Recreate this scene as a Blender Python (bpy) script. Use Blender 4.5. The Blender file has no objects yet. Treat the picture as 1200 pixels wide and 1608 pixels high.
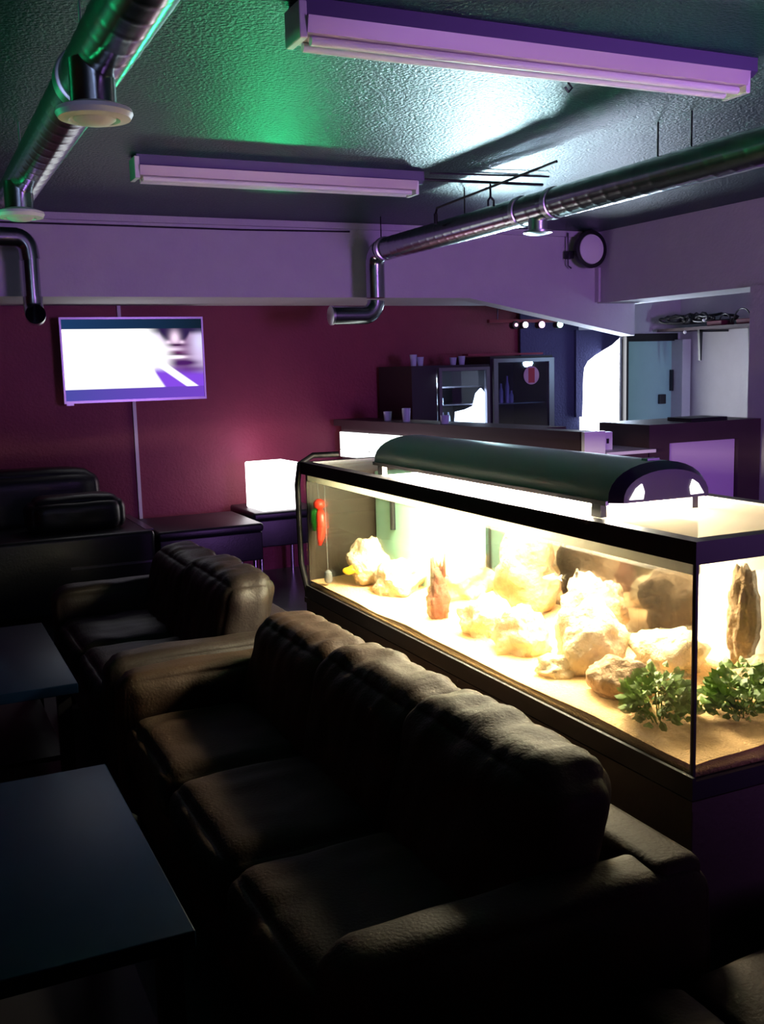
import bpy, bmesh, math, random
from mathutils import Vector, Matrix, noise
S = bpy.context.scene
COL = S.collection
random.seed(7)
PI = math.pi

# ------------------------------------------------------------ camera
M = [[0.9041206209529896, -0.4263922781125082, -0.027486868384846038],
     [-0.0846647817220478, -0.11572523237824357, -0.9896663808208093],
     [0.4188051784583595, 0.8971049524760338, -0.14072997811210883]]
cam = bpy.data.cameras.new('camera'); co = bpy.data.objects.new('camera', cam); COL.objects.link(co)
rt, dn, fw = [Vector(r) for r in M]
m4 = Matrix((( rt.x, -dn.x, -fw.x, 0), (rt.y, -dn.y, -fw.y, 0), (rt.z, -dn.z, -fw.z, 1.6), (0, 0, 0, 1)))
co.matrix_world = m4
cam.sensor_fit = 'VERTICAL'; cam.sensor_height = 36; cam.lens = 1601.09 / 1608 * 36
cam.clip_start = 0.05; cam.clip_end = 100
S.camera = co
# ------------------------------------------------------------ world, exposure
w = bpy.data.worlds.new('world'); S.world = w; w.use_nodes = True
w.node_tree.nodes['Background'].inputs[0].default_value = (.01, .02, .05, 1)
w.node_tree.nodes['Background'].inputs[1].default_value = 0.05
S.view_settings.view_transform = 'Standard'
S.view_settings.look = 'None'
S.view_settings.gamma = 1
S.view_settings.exposure = 0
S.view_settings.use_curve_mapping = False


def lamp(name, kind, loc, target, power, color, size=.1, size_y=None, spot=None, blend=.6):
    l = bpy.data.lights.new(name, kind); o = bpy.data.objects.new(name, l); COL.objects.link(o)
    o.location = loc
    o.rotation_euler = (Vector(target) - Vector(loc)).to_track_quat('-Z', 'Y').to_euler()
    l.energy = power; l.color = color
    if kind == 'AREA':
        l.size = size
        if size_y: l.shape = 'RECTANGLE'; l.size_y = size_y
    else:
        l.shadow_soft_size = size
    if kind == 'SPOT': l.spot_size = spot; l.spot_blend = blend
    return o

# stage lamps of the lounge: purple wash from behind on the right, green wash from the left
lamp('purple_stage_lamp', 'SPOT', (3.3, -1.2, 1.5), (3.6, 6.8, 2.25), 640, (.57, .25, 1), .6, spot=1.4, blend=1)
lamp('green_stage_lamp', 'SPOT', (-1.6, 5.2, 1.55), (.9, 3.6, 2.9), 150, (.02, 1, .36), .10, spot=1.1, blend=1)
lamp('lilac_room_fill', 'SPOT', (-.4, -.6, 2.2), (.9, 6.8, 2.35), 62, (.48, .55, 1), .6, spot=.7, blend=1)  # added spot behind the viewer, tints soffit and back wall bluish
lamp('teal_side_fill', 'SPOT', (6.3, 4.6, 1.6), (6.6, 7.4, 1.25), 48, (.5, .78, 1), .05, spot=1.7, blend=1)  # added spot out of view at right, brightens door and side wall
# added spot above the coolers, without fixture, makes the white ceiling highlight
lamp('ceiling_glare_fill', 'SPOT', (4.25, 6.98, 1.66), (2.25, 3.3, 2.62), 380, (.60, .92, 1), .06, spot=.68, blend=1)
lamp('green_ceiling_fill', 'SPOT', (2.5, 6.95, 1.95), (1.2, 2.8, 2.62), 48, (.02, 1, .34), .04, spot=.75, blend=1)  # added mid-air spot without fixture, for the green sheen overhead
lamp('bar_spot_cyan', 'SPOT', (4.6, 6.98, 1.88), (2.4, 4.2, 2.62), 30, (.5, .75, 1), .03, spot=.7, blend=1)
# aquarium hood lamps
lamp('aquarium_lamp', 'AREA', (1.84, 2.98, 1.235), (1.84, 2.98, 0), 950, (1, .88, .66), .2, 1.25)
lamp('daylight_window_lamp', 'AREA', (5.85, 7.60, 1.35), (4.0, 5.0, 1.7), 30, (.6, .75, 1), .4, .7)


# ------------------------------------------------------------ materials
def mat(name, color, rough=.6, metal=0, spec=.5, emit=None, estr=0, var=0, vscale=8, bump=0, bscale=60, coat=0, bdist=.01):
    m = bpy.data.materials.new(name); m.use_nodes = True
    nt = m.node_tree; b = nt.nodes['Principled BSDF']
    b.inputs['Base Color'].default_value = (*color, 1)
    b.inputs['Roughness'].default_value = rough
    b.inputs['Metallic'].default_value = metal
    b.inputs['Specular IOR Level'].default_value = spec
    b.inputs['Coat Weight'].default_value = coat
    if emit:
        b.inputs['Emission Color'].default_value = (*emit, 1); b.inputs['Emission Strength'].default_value = estr
    tc = nt.nodes.new('ShaderNodeTexCoord')
    if var:
        n = nt.nodes.new('ShaderNodeTexNoise'); n.inputs['Scale'].default_value = vscale; n.inputs['Detail'].default_value = 5
        r = nt.nodes.new('ShaderNodeMapRange'); r.inputs[3].default_value = 1 - var; r.inputs[4].default_value = 1 + var
        mx = nt.nodes.new('ShaderNodeMix'); mx.data_type = 'RGBA'; mx.blend_type = 'MULTIPLY'; mx.inputs[0].default_value = 1
        nt.links.new(tc.outputs['Object'], n.inputs['Vector']); nt.links.new(n.outputs[0], r.inputs[0])
        mx.inputs[6].default_value = (*color, 1); nt.links.new(r.outputs[0], mx.inputs[7]); nt.links.new(mx.outputs[2], b.inputs['Base Color'])
    if bump:
        n2 = nt.nodes.new('ShaderNodeTexNoise'); n2.inputs['Scale'].default_value = bscale; n2.inputs['Detail'].default_value = 4
        bp = nt.nodes.new('ShaderNodeBump'); bp.inputs['Strength'].default_value = bump; bp.inputs['Distance'].default_value = bdist
        nt.links.new(tc.outputs['Object'], n2.inputs['Vector']); nt.links.new(n2.outputs[0], bp.inputs['Height'])
        nt.links.new(bp.outputs[0], b.inputs['Normal'])
    return m


def glass(name, tint, refl=.08, rough=.02):
    m = bpy.data.materials.new(name); m.use_nodes = True; nt = m.node_tree; nt.nodes.clear()
    o = nt.nodes.new('ShaderNodeOutputMaterial'); t = nt.nodes.new('ShaderNodeBsdfTransparent'); g = nt.nodes.new('ShaderNodeBsdfGlossy')
    mx = nt.nodes.new('ShaderNodeMixShader'); lw = nt.nodes.new('ShaderNodeLayerWeight'); lw.inputs[0].default_value = .35
    ma = nt.nodes.new('ShaderNodeMath'); ma.operation = 'MULTIPLY'; ma.inputs[1].default_value = refl * 4
    ad = nt.nodes.new('ShaderNodeMath'); ad.operation = 'ADD'; ad.inputs[1].default_value = refl * .3
    nt.links.new(lw.outputs['Fresnel'], ma.inputs[0]); nt.links.new(ma.outputs[0], ad.inputs[0]); nt.links.new(ad.outputs[0], mx.inputs[0])
    t.inputs[0].default_value = (*tint, 1); g.inputs['Roughness'].default_value = rough
    nt.links.new(t.outputs[0], mx.inputs[1]); nt.links.new(g.outputs[0], mx.inputs[2]); nt.links.new(mx.outputs[0], o.inputs[0])
    return m


def translucent(name, color, trans):
    m = bpy.data.materials.new(name); m.use_nodes = True; nt = m.node_tree; nt.nodes.clear()
    o = nt.nodes.new('ShaderNodeOutputMaterial'); t = nt.nodes.new('ShaderNodeBsdfTransparent')
    d = nt.nodes.new('ShaderNodeBsdfDiffuse'); l = nt.nodes.new('ShaderNodeBsdfTranslucent')
    d.inputs[0].default_value = (*color, 1); l.inputs[0].default_value = (*color, 1)
    a = nt.nodes.new('ShaderNodeMixShader'); b = nt.nodes.new('ShaderNodeMixShader'); b.inputs[0].default_value = trans
    nt.links.new(d.outputs[0], a.inputs[1]); nt.links.new(l.outputs[0], a.inputs[2])
    nt.links.new(a.outputs[0], b.inputs[1]); nt.links.new(t.outputs[0], b.inputs[2]); nt.links.new(b.outputs[0], o.inputs[0])
    return m


def emission(name, color, s):
    m = bpy.data.materials.new(name); m.use_nodes = True; nt = m.node_tree; nt.nodes.clear()
    o = nt.nodes.new('ShaderNodeOutputMaterial'); e = nt.nodes.new('ShaderNodeEmission')
    e.inputs[0].default_value = (*color, 1); e.inputs[1].default_value = s; nt.links.new(e.outputs[0], o.inputs[0]); return m


MT = dict(
    ceiling=mat('ceiling_paint', (.003, .042, .036), .36, spec=.30, var=.3, vscale=3, bump=1, bscale=70, bdist=.008),
    white_wall=mat('white_plaster', (.55, .54, .56), .75, var=.06, bump=.3, bscale=40),
    maroon=mat('maroon_wall', (.17, .013, .036), .6, var=.12, bump=.4, bscale=55),
    floor=mat('floor_tile', (.07, .075, .08), .3, var=.25, bump=.1),
    tin=mat('galvanised_duct', (.40, .44, .43), .22, metal=1, var=.1, vscale=10, bump=.04, bscale=20),
    tinband=mat('duct_band', (.6, .62, .62), .3, metal=1),
    white_metal=mat('white_enamel', (.72, .70, .72), .4),
    reflector=mat('trough_enamel', (.55, .47, .5), .35), housing=mat('dark_housing', (.10, .08, .17), .5), white_plastic=mat('white_plastic', (.8, .79, .76), .45),
    black=mat('black_plastic', (.012, .011, .014), .4),
    blackmetal=mat('black_metal', (.02, .02, .022), .4, metal=.5),
    leather=mat('brown_leather', (.038, .020, .012), .62, spec=.25, var=.25, vscale=6, bump=.4, bscale=120, bdist=.004),
    leather2=mat('dark_brown_leather', (.022, .015, .014), .5, spec=.3, var=.25, vscale=6, bump=.4, bscale=120, bdist=.004),
    blackleather=mat('black_leather', (.008, .009, .012), .4, bump=.3, bscale=90, bdist=.003),
    tabletop=mat('blue_tinted_table', (.002, .010, .032), .38, spec=.12),  # blue in the colour imitates television light on the black top
    chrome=mat('chrome', (.7, .7, .7), .15, metal=1),
    silver=mat('silver_trim', (.22, .21, .25), .3, metal=.8),
    wood=mat('dark_cabinet_wood', (.055, .036, .03), .5, var=.3, vscale=5, bump=.1),
    sand=mat('aquarium_sand', (.78, .48, .21), .9, var=.25, vscale=60, bump=.8, bscale=150),
    rock=mat('limestone', (.62, .50, .30), .9, var=.45, vscale=14, bump=.9, bscale=40, bdist=.02),
    rock2=mat('brown_rock', (.38, .24, .13), .9, var=.5, vscale=16, bump=.9, bscale=40, bdist=.02),
    castle=mat('castle_stone', (.17, .065, .035), .9, var=.5, vscale=22, bump=.9, bscale=40),
    leaf=mat('aquarium_leaf', (.15, .27, .02), .5, var=.5, vscale=30),
    hood=mat('aquarium_hood_shell', (.55, .60, .56), .42, spec=.6),
    hoodend=mat('aquarium_hood_end', (.02, .013, .03), .35),
    mint=mat('mint_filter_box', (.45, .85, .68), .5),
    redstrip=mat('red_strip', (.25, .02, .05), .5), red=mat('red_plastic', (.75, .04, .02), .4), green=mat('green_plastic', (.04, .5, .05), .4),
    yellow=mat('yellow_scales', (.85, .5, .02), .4), silverfish=mat('pale_scales', (.8, .75, .6), .35),
    grey=mat('grey_weight', (.12, .13, .13), .5),
    lid=translucent('frosted_cover', (.97, .96, .90), .35),
    strip=translucent('gap_glow', (.95, .93, .85), .02),
    glass=glass('aquarium_glass', (.97, .98, .95), .10),
    backglass=mat('dark_back_glass', (.018, .014, .010), .09, spec=1.0, coat=.6),
    endglass=mat('dark_end_glass', (.03, .022, .014), .4, spec=.3),
    water=glass('water', (.985, .98, .95), .03),
    fridgeglass=glass('cooler_glass', (.75, .8, .9), .16),
    bright=emission('daylight', (.93, .95, 1), 14),
    lampwhite=emission('cube_lamp_glow', (1, .93, .96), 4.2),
    barlight=emission('bar_panel_glow', (.96, 1, .97), 2.2),
    doorglare=emission('cooler_door_glare', (.85, .95, 1), 7),
    tube=emission('aquarium_tube_glow', (1, .95, .8), 16),
    door=mat('painted_door', (.34, .60, .54), .5, var=.05),
    lilacpanel=mat('lilac_panel', (.55, .42, .62), .5),
    conduit=mat('white_conduit', (.6, .55, .6), .5),
    darkwood=mat('dark_bar_wood', (.045, .022, .028), .5, var=.2),
    bottle=mat('pale_bottle', (.45, .55, .65), .2), blue=mat('blue_carton', (.02, .25, .8), .4, emit=(.02, .3, 1), estr=.0),
)


# ------------------------------------------------------------ builders
class MB:
    def __init__(s): s.bm = bmesh.new()
    def _add(s, verts, faces):
        vs = [s.bm.verts.new(v) for v in verts]
        for f in faces:
            try: s.bm.faces.new([vs[i] for i in f])
            except ValueError: pass
        return s
    def box(s, x0, x1, y0, y1, z0, z1, bev=0, rot=0):
        b = bmesh.new(); bmesh.ops.create_cube(b, size=1)
        cx, cy, cz = (x0 + x1) / 2, (y0 + y1) / 2, (z0 + z1) / 2
        for v in b.verts: v.co = Vector((v.co.x * (x1 - x0), v.co.y * (y1 - y0), v.co.z * (z1 - z0)))
        if bev: bmesh.ops.bevel(b, geom=b.edges[:], offset=bev, segments=3, affect='EDGES', profile=.5)
        mt = Matrix.Translation((cx, cy, cz)) @ Matrix.Rotation(rot, 4, 'Z')
        for v in b.verts: v.co = mt @ v.co
        return s.merge(b)
    def merge(s, b):
        b.verts.index_update(); s._add([v.co.copy() for v in b.verts], [[v.index for v in f.verts] for f in b.faces]); b.free(); return s
    def prism(s, poly, axis, a, b):
        # poly: 2D points; axis: 'x','y','z' extruded from a to b
        def P(p, t):
            return {'x': (t, p[0], p[1]), 'y': (p[0], t, p[1]), 'z': (p[0], p[1], t)}[axis]
        n = len(poly)
        return s._add([P(p, a) for p in poly] + [P(p, b) for p in poly],
                      [list(range(n)), list(range(n, 2 * n))[::-1]] + [[i, (i + 1) % n, n + (i + 1) % n, n + i] for i in range(n)])
    def tube(s, pts, r, seg=20, cap=True, rf=None):
        pts = [Vector(p) for p in pts]; n = len(pts); rings = []
        t0 = (pts[1] - pts[0]).normalized()
        up = Vector((0, 0, 1)) if abs(t0.z) < .9 else Vector((1, 0, 0))
        u = t0.cross(up).normalized()
        for i, p in enumerate(pts):
            t = (pts[min(i + 1, n - 1)] - pts[max(i - 1, 0)]).normalized()
            u = (u - t * u.dot(t)).normalized(); v = t.cross(u)
            ring = []
            for k in range(seg):
                a = 2 * PI * k / seg
                rr = rf(i, k, a) if rf else (r[i] if isinstance(r, (list, tuple)) else r)
                ring.append(s.bm.verts.new(p + (u * math.cos(a) + v * math.sin(a)) * rr))
            rings.append(ring)
        for i in range(n - 1):
            for k in range(seg):
                s.bm.faces.new([rings[i][k], rings[i][(k + 1) % seg], rings[i + 1][(k + 1) % seg], rings[i + 1][k]])
        if cap: s.bm.faces.new(rings[0][::-1]); s.bm.faces.new(rings[-1])
        return s
    def lathe(s, c, prof, seg=32, axis='z'):
        # prof: (r, h) list
        pts = []
        for r, h in prof:
            ring = []
            for k in range(seg):
                a = 2 * PI * k / seg; x, y = math.cos(a) * r, math.sin(a) * r
                d = {'z': (x, y, h), 'y': (x, h, y), 'x': (h, x, y)}[axis]
                ring.append(s.bm.verts.new(Vector(c) + Vector(d)))
            pts.append(ring)
        for i in range(len(pts) - 1):
            for k in range(seg): s.bm.faces.new([pts[i][k], pts[i][(k + 1) % seg], pts[i + 1][(k + 1) % seg], pts[i + 1][k]])
        s.bm.faces.new(pts[0]); s.bm.faces.new(pts[-1]); return s
    def pillow(s, x0, x1, y0, y1, z0, z1, n=28, puff=.03, wr=.006, pw=4.0, tilt=0, seed=0, topwr=0):
        # superellipsoid cushion, tilt leans the top towards +x
        b = bmesh.new(); bmesh.ops.create_cube(b, size=2)
        bmesh.ops.subdivide_edges(b, edges=b.edges[:], cuts=n, use_grid_fill=True)
        c = Vector(((x0 + x1) / 2, (y0 + y1) / 2, (z0 + z1) / 2)); h = Vector(((x1 - x0) / 2, (y1 - y0) / 2, (z1 - z0) / 2))
        hm = min(h)
        for v in b.verts:
            p = v.co
            q = Vector((p.x * h.x, p.y * h.y, p.z * h.z))
            rr = hm * .75
            core = Vector([max(-h[i] + rr, min(h[i] - rr, q[i])) for i in range(3)])
            d = q - core
            if d.length > 1e-6: q = core + d.normalized() * rr
            e = (1 - abs(p.x) ** 4) * (1 - abs(p.y) ** 4) if abs(p.z) > .99 else ((1 - abs(p.y) ** 4) * (1 - abs(p.z) ** 4) if abs(p.x) > .99 else (1 - abs(p.x) ** 4) * (1 - abs(p.z) ** 4))
            dd = (d.normalized() if d.length > 1e-6 else Vector((0, 0, 0)))
            q += dd * puff * e
            q += dd * wr * noise.noise(Vector((q.x * 9 + seed, q.y * 14, q.z * 9)) * 1.0)
            if topwr and p.z > -.2: q += dd * topwr * (p.z + .2) * abs(noise.noise(Vector((q.x * 4 + seed, q.y * 26, q.z * 5))))
            q.x += tilt * (q.z + h.z)
            v.co = q + c
        return s.merge(b)
    def rock(s, c, r, sc=(1, 1, 1), seed=0, sub=4, amp=.35, f=1.6):
        b = bmesh.new(); bmesh.ops.create_icosphere(b, subdivisions=sub, radius=1)
        for v in b.verts:
            p = v.co.normalized(); k = 1 + amp * noise.noise(p * f + Vector((seed * 3.7, seed, 0))) + amp * .45 * noise.noise(p * f * 3.1 + Vector((seed, 0, seed)))
            k -= .12 * max(0, noise.noise(p * 4 + Vector((0, seed, 3)))) 
            v.co = Vector((p.x * sc[0], p.y * sc[1], p.z * sc[2])) * r * k + Vector(c)
        return s.merge(b)
    def disc(s, c, r, axis='z', seg=24, t=.004): return s.lathe(c, [(r, -t / 2), (r, t / 2)], seg, axis)
    def done(s, name, m, parent=None, smooth=False, origin=None):
        bmesh.ops.recalc_face_normals(s.bm, faces=s.bm.faces[:])
        me = bpy.data.meshes.new(name); ob = bpy.data.objects.new(name, me); COL.objects.link(ob)
        if parent is not None:
            r = parent
            while r.parent: r = r.parent
            off = Vector(r['_o']); ob.parent = parent
        else:
            xs = [v.co for v in s.bm.verts]
            off = Vector(origin) if origin else Vector((sum(v.x for v in xs) / len(xs), sum(v.y for v in xs) / len(xs), min(v.z for v in xs)))
            ob.location = off; ob['_o'] = list(off)
        for v in s.bm.verts: v.co -= off
        s.bm.to_mesh(me); s.bm.free()
        me.materials.append(MT[m] if isinstance(m, str) else m)
        if smooth:
            me.polygons.foreach_set('use_smooth', [True] * len(me.polygons))
            if smooth != 'all': me.set_sharp_from_angle(angle=.7)
        return ob


def thing(name, label, cat, loc, group=None):
    o = bpy.data.objects.new(name, None); COL.objects.link(o); o.location = loc; o['_o'] = list(loc); o.empty_display_size = .1
    return tag(o, label, cat, group)

def tag(o, label, cat=None, group=None):
    o['label'] = label
    if cat: o['category'] = cat
    if group: o['group'] = group
    return o

def struct(o, label=None, cat=None):
    o['kind'] = 'structure'
    if label: o['label'] = label
    if cat: o['category'] = cat
    return o

def copy_tree(o, parent=None):
    c = o.copy(); COL.objects.link(c); c.parent = parent
    for ch in list(o.children): copy_tree(ch, c)
    return c

def arc(c, r, a0, a1, ux, uy, n=10):
    ux, uy = Vector(ux), Vector(uy)
    return [Vector(c) + (ux * math.cos(a0 + (a1 - a0) * i / n) + uy * math.sin(a0 + (a1 - a0) * i / n)) * r for i in range(n + 1)]

# ------------------------------------------------------------ room
CH = 2.62
struct(MB().box(-3, 7.2, -2.5, 8, -.1, 0).done('floor', 'floor'), 'dark grey glossy floor of the lounge', 'floor')
struct(MB().box(-3, 7.2, -2.5, 8, CH, CH + .1).done('ceiling', 'ceiling'), 'dark green textured glossy ceiling', 'ceiling')
struct(MB().box(-3, 5.55, 7.75, 7.95, 0, CH).done('wall_back', 'maroon'), 'maroon back wall behind the television', 'wall')
w_ = MB().box(5.55, 5.61, 7.72, 7.95, 0, CH).box(5.61, 6.12, 7.72, 7.95, 1.86, CH).box(5.61, 6.12, 7.72, 7.95, 0, .8).box(6.12, 6.95, 7.72, 7.95, 1.80, CH).box(6.70, 6.95, 7.72, 7.95, 0, 1.8)
struct(w_.done('wall_back_right', 'white_wall'), 'white back wall round the bright window', 'wall')
struct(MB().box(6.8, 7.0, -2.5, 7.72, 0, CH).done('wall_right', 'white_wall'), 'white right wall behind the cable shelf', 'wall')
struct(MB().box(-3, -2.8, -2.5, 7.75, 0, CH).done('wall_left', 'maroon'), 'maroon left wall', 'wall')
struct(MB().box(-2.8, 6.8, -2.7, -2.5, 0, CH).done('wall_front', 'maroon'), 'maroon wall behind the viewer', 'wall')
# soffit across the back with haunch on the right
struct(MB().box(-2.8, 5.17, 6.85, 7.74, 2.1, CH).done('trim_1', 'white_wall'), 'white boxed soffit across the back of the room', 'soffit')
struct(MB().prism([(3.98, 2.1), (5.55, 1.80), (5.55, 2.1)], 'y', 6.85, 7.02).done('trim_2', 'white_wall'), 'sloping white haunch under the right end of the soffit', 'haunch')
struct(MB().box(5.17, 5.6, -2.5, 7.1, 2.06, CH).done('trim_3', 'white_wall'), 'white beam running forward on the right', 'beam')
struct(MB().box(-2.8, 5.17, 6.82, 6.849, CH - .045, CH - .002).done('trim_4', 'white_wall'), 'narrow white moulding where soffit meets ceiling', 'moulding')
tag(MB().tube([(-.5, 6.835, 2.545), (1.2, 6.84, 2.55), (2.2, 6.835, 2.548), (3.0, 6.84, 2.56)], .006, 8).done('cable', 'black', smooth=True), 'thin dark cable along the top of the white soffit', 'cable')

# window, curtain, door
win = MB().box(5.615, 5.64, 7.73, 7.79, .8, 1.86).box(6.09, 6.115, 7.73, 7.79, .8, 1.86).box(5.64, 6.09, 7.73, 7.79, .8, .83).box(5.64, 6.09, 7.73, 7.79, 1.83, 1.86).done('window_1', 'white_metal')
struct(win, 'tall overexposed window beside the pale door', 'window')
MB().box(5.64, 6.09, 7.765, 7.775, .83, 1.83).done('window_pane', 'bright', win)
cb = MB()
pl = [(5.55, 1.88), (6.06, 1.88), (6.03, 1.80)] + [(5.95, 1.74), (5.86, 1.70), (5.76, 1.65), (5.68, 1.6), (5.64, 1.54), (5.63, 1.46), (5.62, 1.1), (5.55, 1.1)]
cb.prism(pl, 'y', 7.66, 7.69)
cb.prism([(4.98, 0.02), (5.6, 0.02), (5.6, 2.08), (4.98, 2.08)], 'y', 7.69, 7.71)
tag(cb.done('curtain', mat('dark_curtain', (.03, .025, .09), .9, bump=.5)), 'dark curtain swept aside over the corner of the bright window', 'curtain')
dr = MB().box(6.14, 6.68, 7.70, 7.75, .02, 1.77).done('door_1', 'door'); struct(dr, 'pale green door right of the bright window', 'door')
MB().box(6.52, 6.60, 7.675, 7.70, 1.18, 1.27, .005).done('lock_box', 'black', dr)
MB().box(6.655, 6.675, 7.66, 7.70, 1.30, 1.50, .004).done('door_handle', 'black', dr)
struct(MB().box(6.115, 6.14, 7.66, 7.72, 0, 1.84).box(6.14, 6.72, 7.66, 7.72, 1.77, 1.84).done('trim_5', 'blackmetal'), 'dark frame of the pale green door', 'door frame')
struct(MB().box(6.68, 6.78, 7.55, 7.72, 0, 1.78).done('trim_6', 'white_wall'), 'lilac-lit white pilaster right of the door', 'pilaster')

# ------------------------------------------------------------ ducts
def ductpath(p0, p1, step=.012):
    p0, p1 = Vector(p0), Vector(p1); n = int((p1 - p0).length / step); return [p0.lerp(p1, i / n) for i in range(n + 1)]
def seam(R, step=.012, pitch=.11, seg=40, h=.0012):
    def f(i, k, a):
        ph = (i * step / pitch - a / (2 * PI)) % 1.0
        d = min(ph, 1 - ph)
        return R + h * math.exp(-(d / .09) ** 2)
    return f
def spiral_duct(name, label, p0, p1, R):
    r = thing(name, label, 'duct', p0)
    MB().tube(ductpath(p0, p1), R, 40, True, seam(R)).done('duct_pipe', 'tin', r, 'all')
    return r
R1 = .075
L = spiral_duct('ventilation_duct', 'straight spiral metal duct under the ceiling at upper left', (.54, 4.92, 2.40), (.52, -.6, 2.40), R1)
for y in (2.98, 1.6):
    MB().lathe((.53, y, 2.4), [(R1 + .001, -.03), (R1 + .006, -.028), (R1 + .006, .028), (R1 + .001, .03)], 40, 'y').done('duct_band', 'tinband', L, True)
for y in (2.98, 4.5): MB().tube([(.53, y, 2.47), (.53, y, CH)], .004, 8).done('hanger', 'tinband', L, True)
for (x, y) in ((.50, 2.70), (.50, 4.42)):
    MB().lathe((x, y, 0), [(.056, 2.37), (.056, 2.265)], 32).done('duct_branch', 'tin', L, True)
def valve(x, y, z, label, R=.095):
    v = thing('air_valve', label, 'vent', (x, y, z), 'round ceiling air valves on the left duct')
    MB().lathe((x, y, z), [(.056, .035), (R * .97, .022), (R, .012), (R * .93, .0), (R * .66, -.004), (R * .62, .010), (.05, .014)], 40).done('flange', 'white_plastic', v, True)
    MB().lathe((x, y, z), [(.012, .02), (R * .55, .008), (R * .55, -.002), (R * .4, -.012), (.01, -.014)], 40).done('valve_disc', 'white_plastic', v, True)
valve(.50, 2.70, 2.232, 'round white air valve hanging from middle of the left duct')
valve(.50, 4.42, 2.232, 'round white air valve at far end of the left duct')

Rr = spiral_duct('ventilation_duct', 'long spiral metal duct slanting across upper right', (3.10, 6.50, 2.40), (3.08, .4, 2.40), .076)
pts = arc((3.08, 6.5, 2.30), .10, PI / 2, 0, (0, 1, 0), (0, 0, 1), 8)
pts2 = [(3.08, 6.6, z) for z in (2.25, 2.18, 2.12, 2.08)]
pts3 = arc((2.98, 6.6, 2.06), .10, 0, -PI / 2, (1, 0, 0), (0, 0, 1), 8)
MB().tube(pts + pts2, .066, 28).done('duct_elbow', 'tin', Rr, True)
MB().tube(pts3 + [(2.9, 6.6, 1.96), (2.74, 6.6, 1.96)], .062, 28, cap=False).done('duct_outlet', 'tin', Rr, True)
MB().lathe((2.74, 6.6, 1.96), [(.060, -.01), (.066, -.008), (.066, .008), (.060, .01)], 28, 'x').done('outlet_rim', 'tinband', Rr, True)
for y in (6.45, 4.75, 4.45, 2.6):
    MB().lathe((3.09, y, 2.4), [(.077, -.02), (.081, -.018), (.081, .018), (.077, .02)], 40, 'y').done('duct_band', 'tinband', Rr, True)
MB().lathe((3.09, 4.6, 0), [(.05, 2.36), (.05, 2.285), (.075, 2.28), (.075, 2.27), (.045, 2.262)], 32).done('duct_branch', 'tinband', Rr, True)
for y in (6.5, 5.35, 3.66, 3.45):
    MB().tube([(3.085, y, 2.47), (3.085, y, CH)], .004, 8).done('hanger_rod', 'black', Rr, True)
# pipe at far left
P = thing('ventilation_pipe', 'bent metal pipe hanging before the soffit at far left edge', 'pipe', (.80, 6.6, 1.93))
MB().tube([(-.6, 6.6, 2.43)] + [(-.2, 6.6, 2.43), (.3, 6.6, 2.43), (.62, 6.6, 2.43)] + arc((.70, 6.6, 2.35), .08, PI / 2, 0, (1, 0, 0), (0, 0, 1), 8)[1:] + [(.785, 6.6, 2.30)], .058, 28).done('pipe_elbow', 'tin', P, True)
MB().tube([(.785, 6.6, 2.31), (.785, 6.6, 2.2), (.785, 6.6, 2.06)], .05, 28).done('pipe_drop', 'tin', P, True)
MB().tube([(.785, 6.6, 2.08)] + arc((.785, 6.52, 2.04), .08, 0, -PI / 2, (0, 1, 0), (0, 0, 1), 8) + [(.77, 6.40, 1.965)], .058, 28, cap=False).done('pipe_outlet', 'tin', P, True)

# ------------------------------------------------------------ fluorescent battens
def batten(x0, x1, y, z1, label, d=0.0):
    t = thing('fluorescent_fixture', label, 'ceiling light', ((x0 + x1) / 2, y, z1 - .12), 'unlit fluorescent battens on the ceiling')
    MB().prism([(y - .055, z1), (y - .055, z1 - .045), (y - .03, z1 - .06), (y + .03, z1 - .06), (y + .055, z1 - .045), (y + .055, z1)], 'x', x0, x1).done('housing', 'housing', t)
    MB().prism([(y - .075, z1 - .052), (y - .062, z1 - .095), (y + .062, z1 - .095), (y + .075, z1 - .052)], 'x', x0 + .01, x1 - .05).done('reflector', 'reflector', t)
    for s in (-1, 1):
        MB().tube([(x0 + .03, y + s * .032, z1 - .108), (x1 - .07, y + s * .032, z1 - .108)], .013, 16).done('tube', 'white_plastic', t, True)
    MB().box(x0 - .012, x0 + .012, y - .06, y + .06, z1 - .11, z1 - .01, .004).done('end_cap', 'white_plastic', t)
    MB().box(x1 - .055, x1 - .035, y - .06, y + .06, z1 - .12, z1 - .05, .004).done('end_cap', 'white_plastic', t)
    return t
batten(1.10, 2.78, 2.84, CH, 'long unlit batten light nearest, at top right of the ceiling')
batten(1.10, 2.62, 5.02, CH, 'unlit batten light farther back, in front of the white soffit')
tag(MB().tube([(2.60, 5.0, 2.585), (3.36, 4.95, 2.585)], .008, 8).tube([(2.62, 4.9, 2.60), (3.3, 4.8, 2.60)], .005, 8).done('ceiling_rail', 'black', smooth=True), 'thin black rail from end of the far batten light', 'rail')
tag(MB().tube([(3.0, 5.55, 2.5), (3.0, 5.53, 2.53), (3.0, 4.3, 2.57)], .007, 8).tube([(3.0, 5.55, 2.5), (3.0, 5.55, 2.44)], .012, 8).tube([(3.0, 4.92, 2.57), (3.0, 4.92, 2.50), (2.985, 4.92, 2.48), (2.985, 4.92, 2.45)], .006, 8).tube([(3.0, 4.92, 2.50), (3.02, 4.92, 2.48), (3.02, 4.92, 2.45)], .006, 8).done('hook_bar', 'black', smooth=True), 'black bar with small hooks above the slanting duct', 'hook bar')
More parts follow.
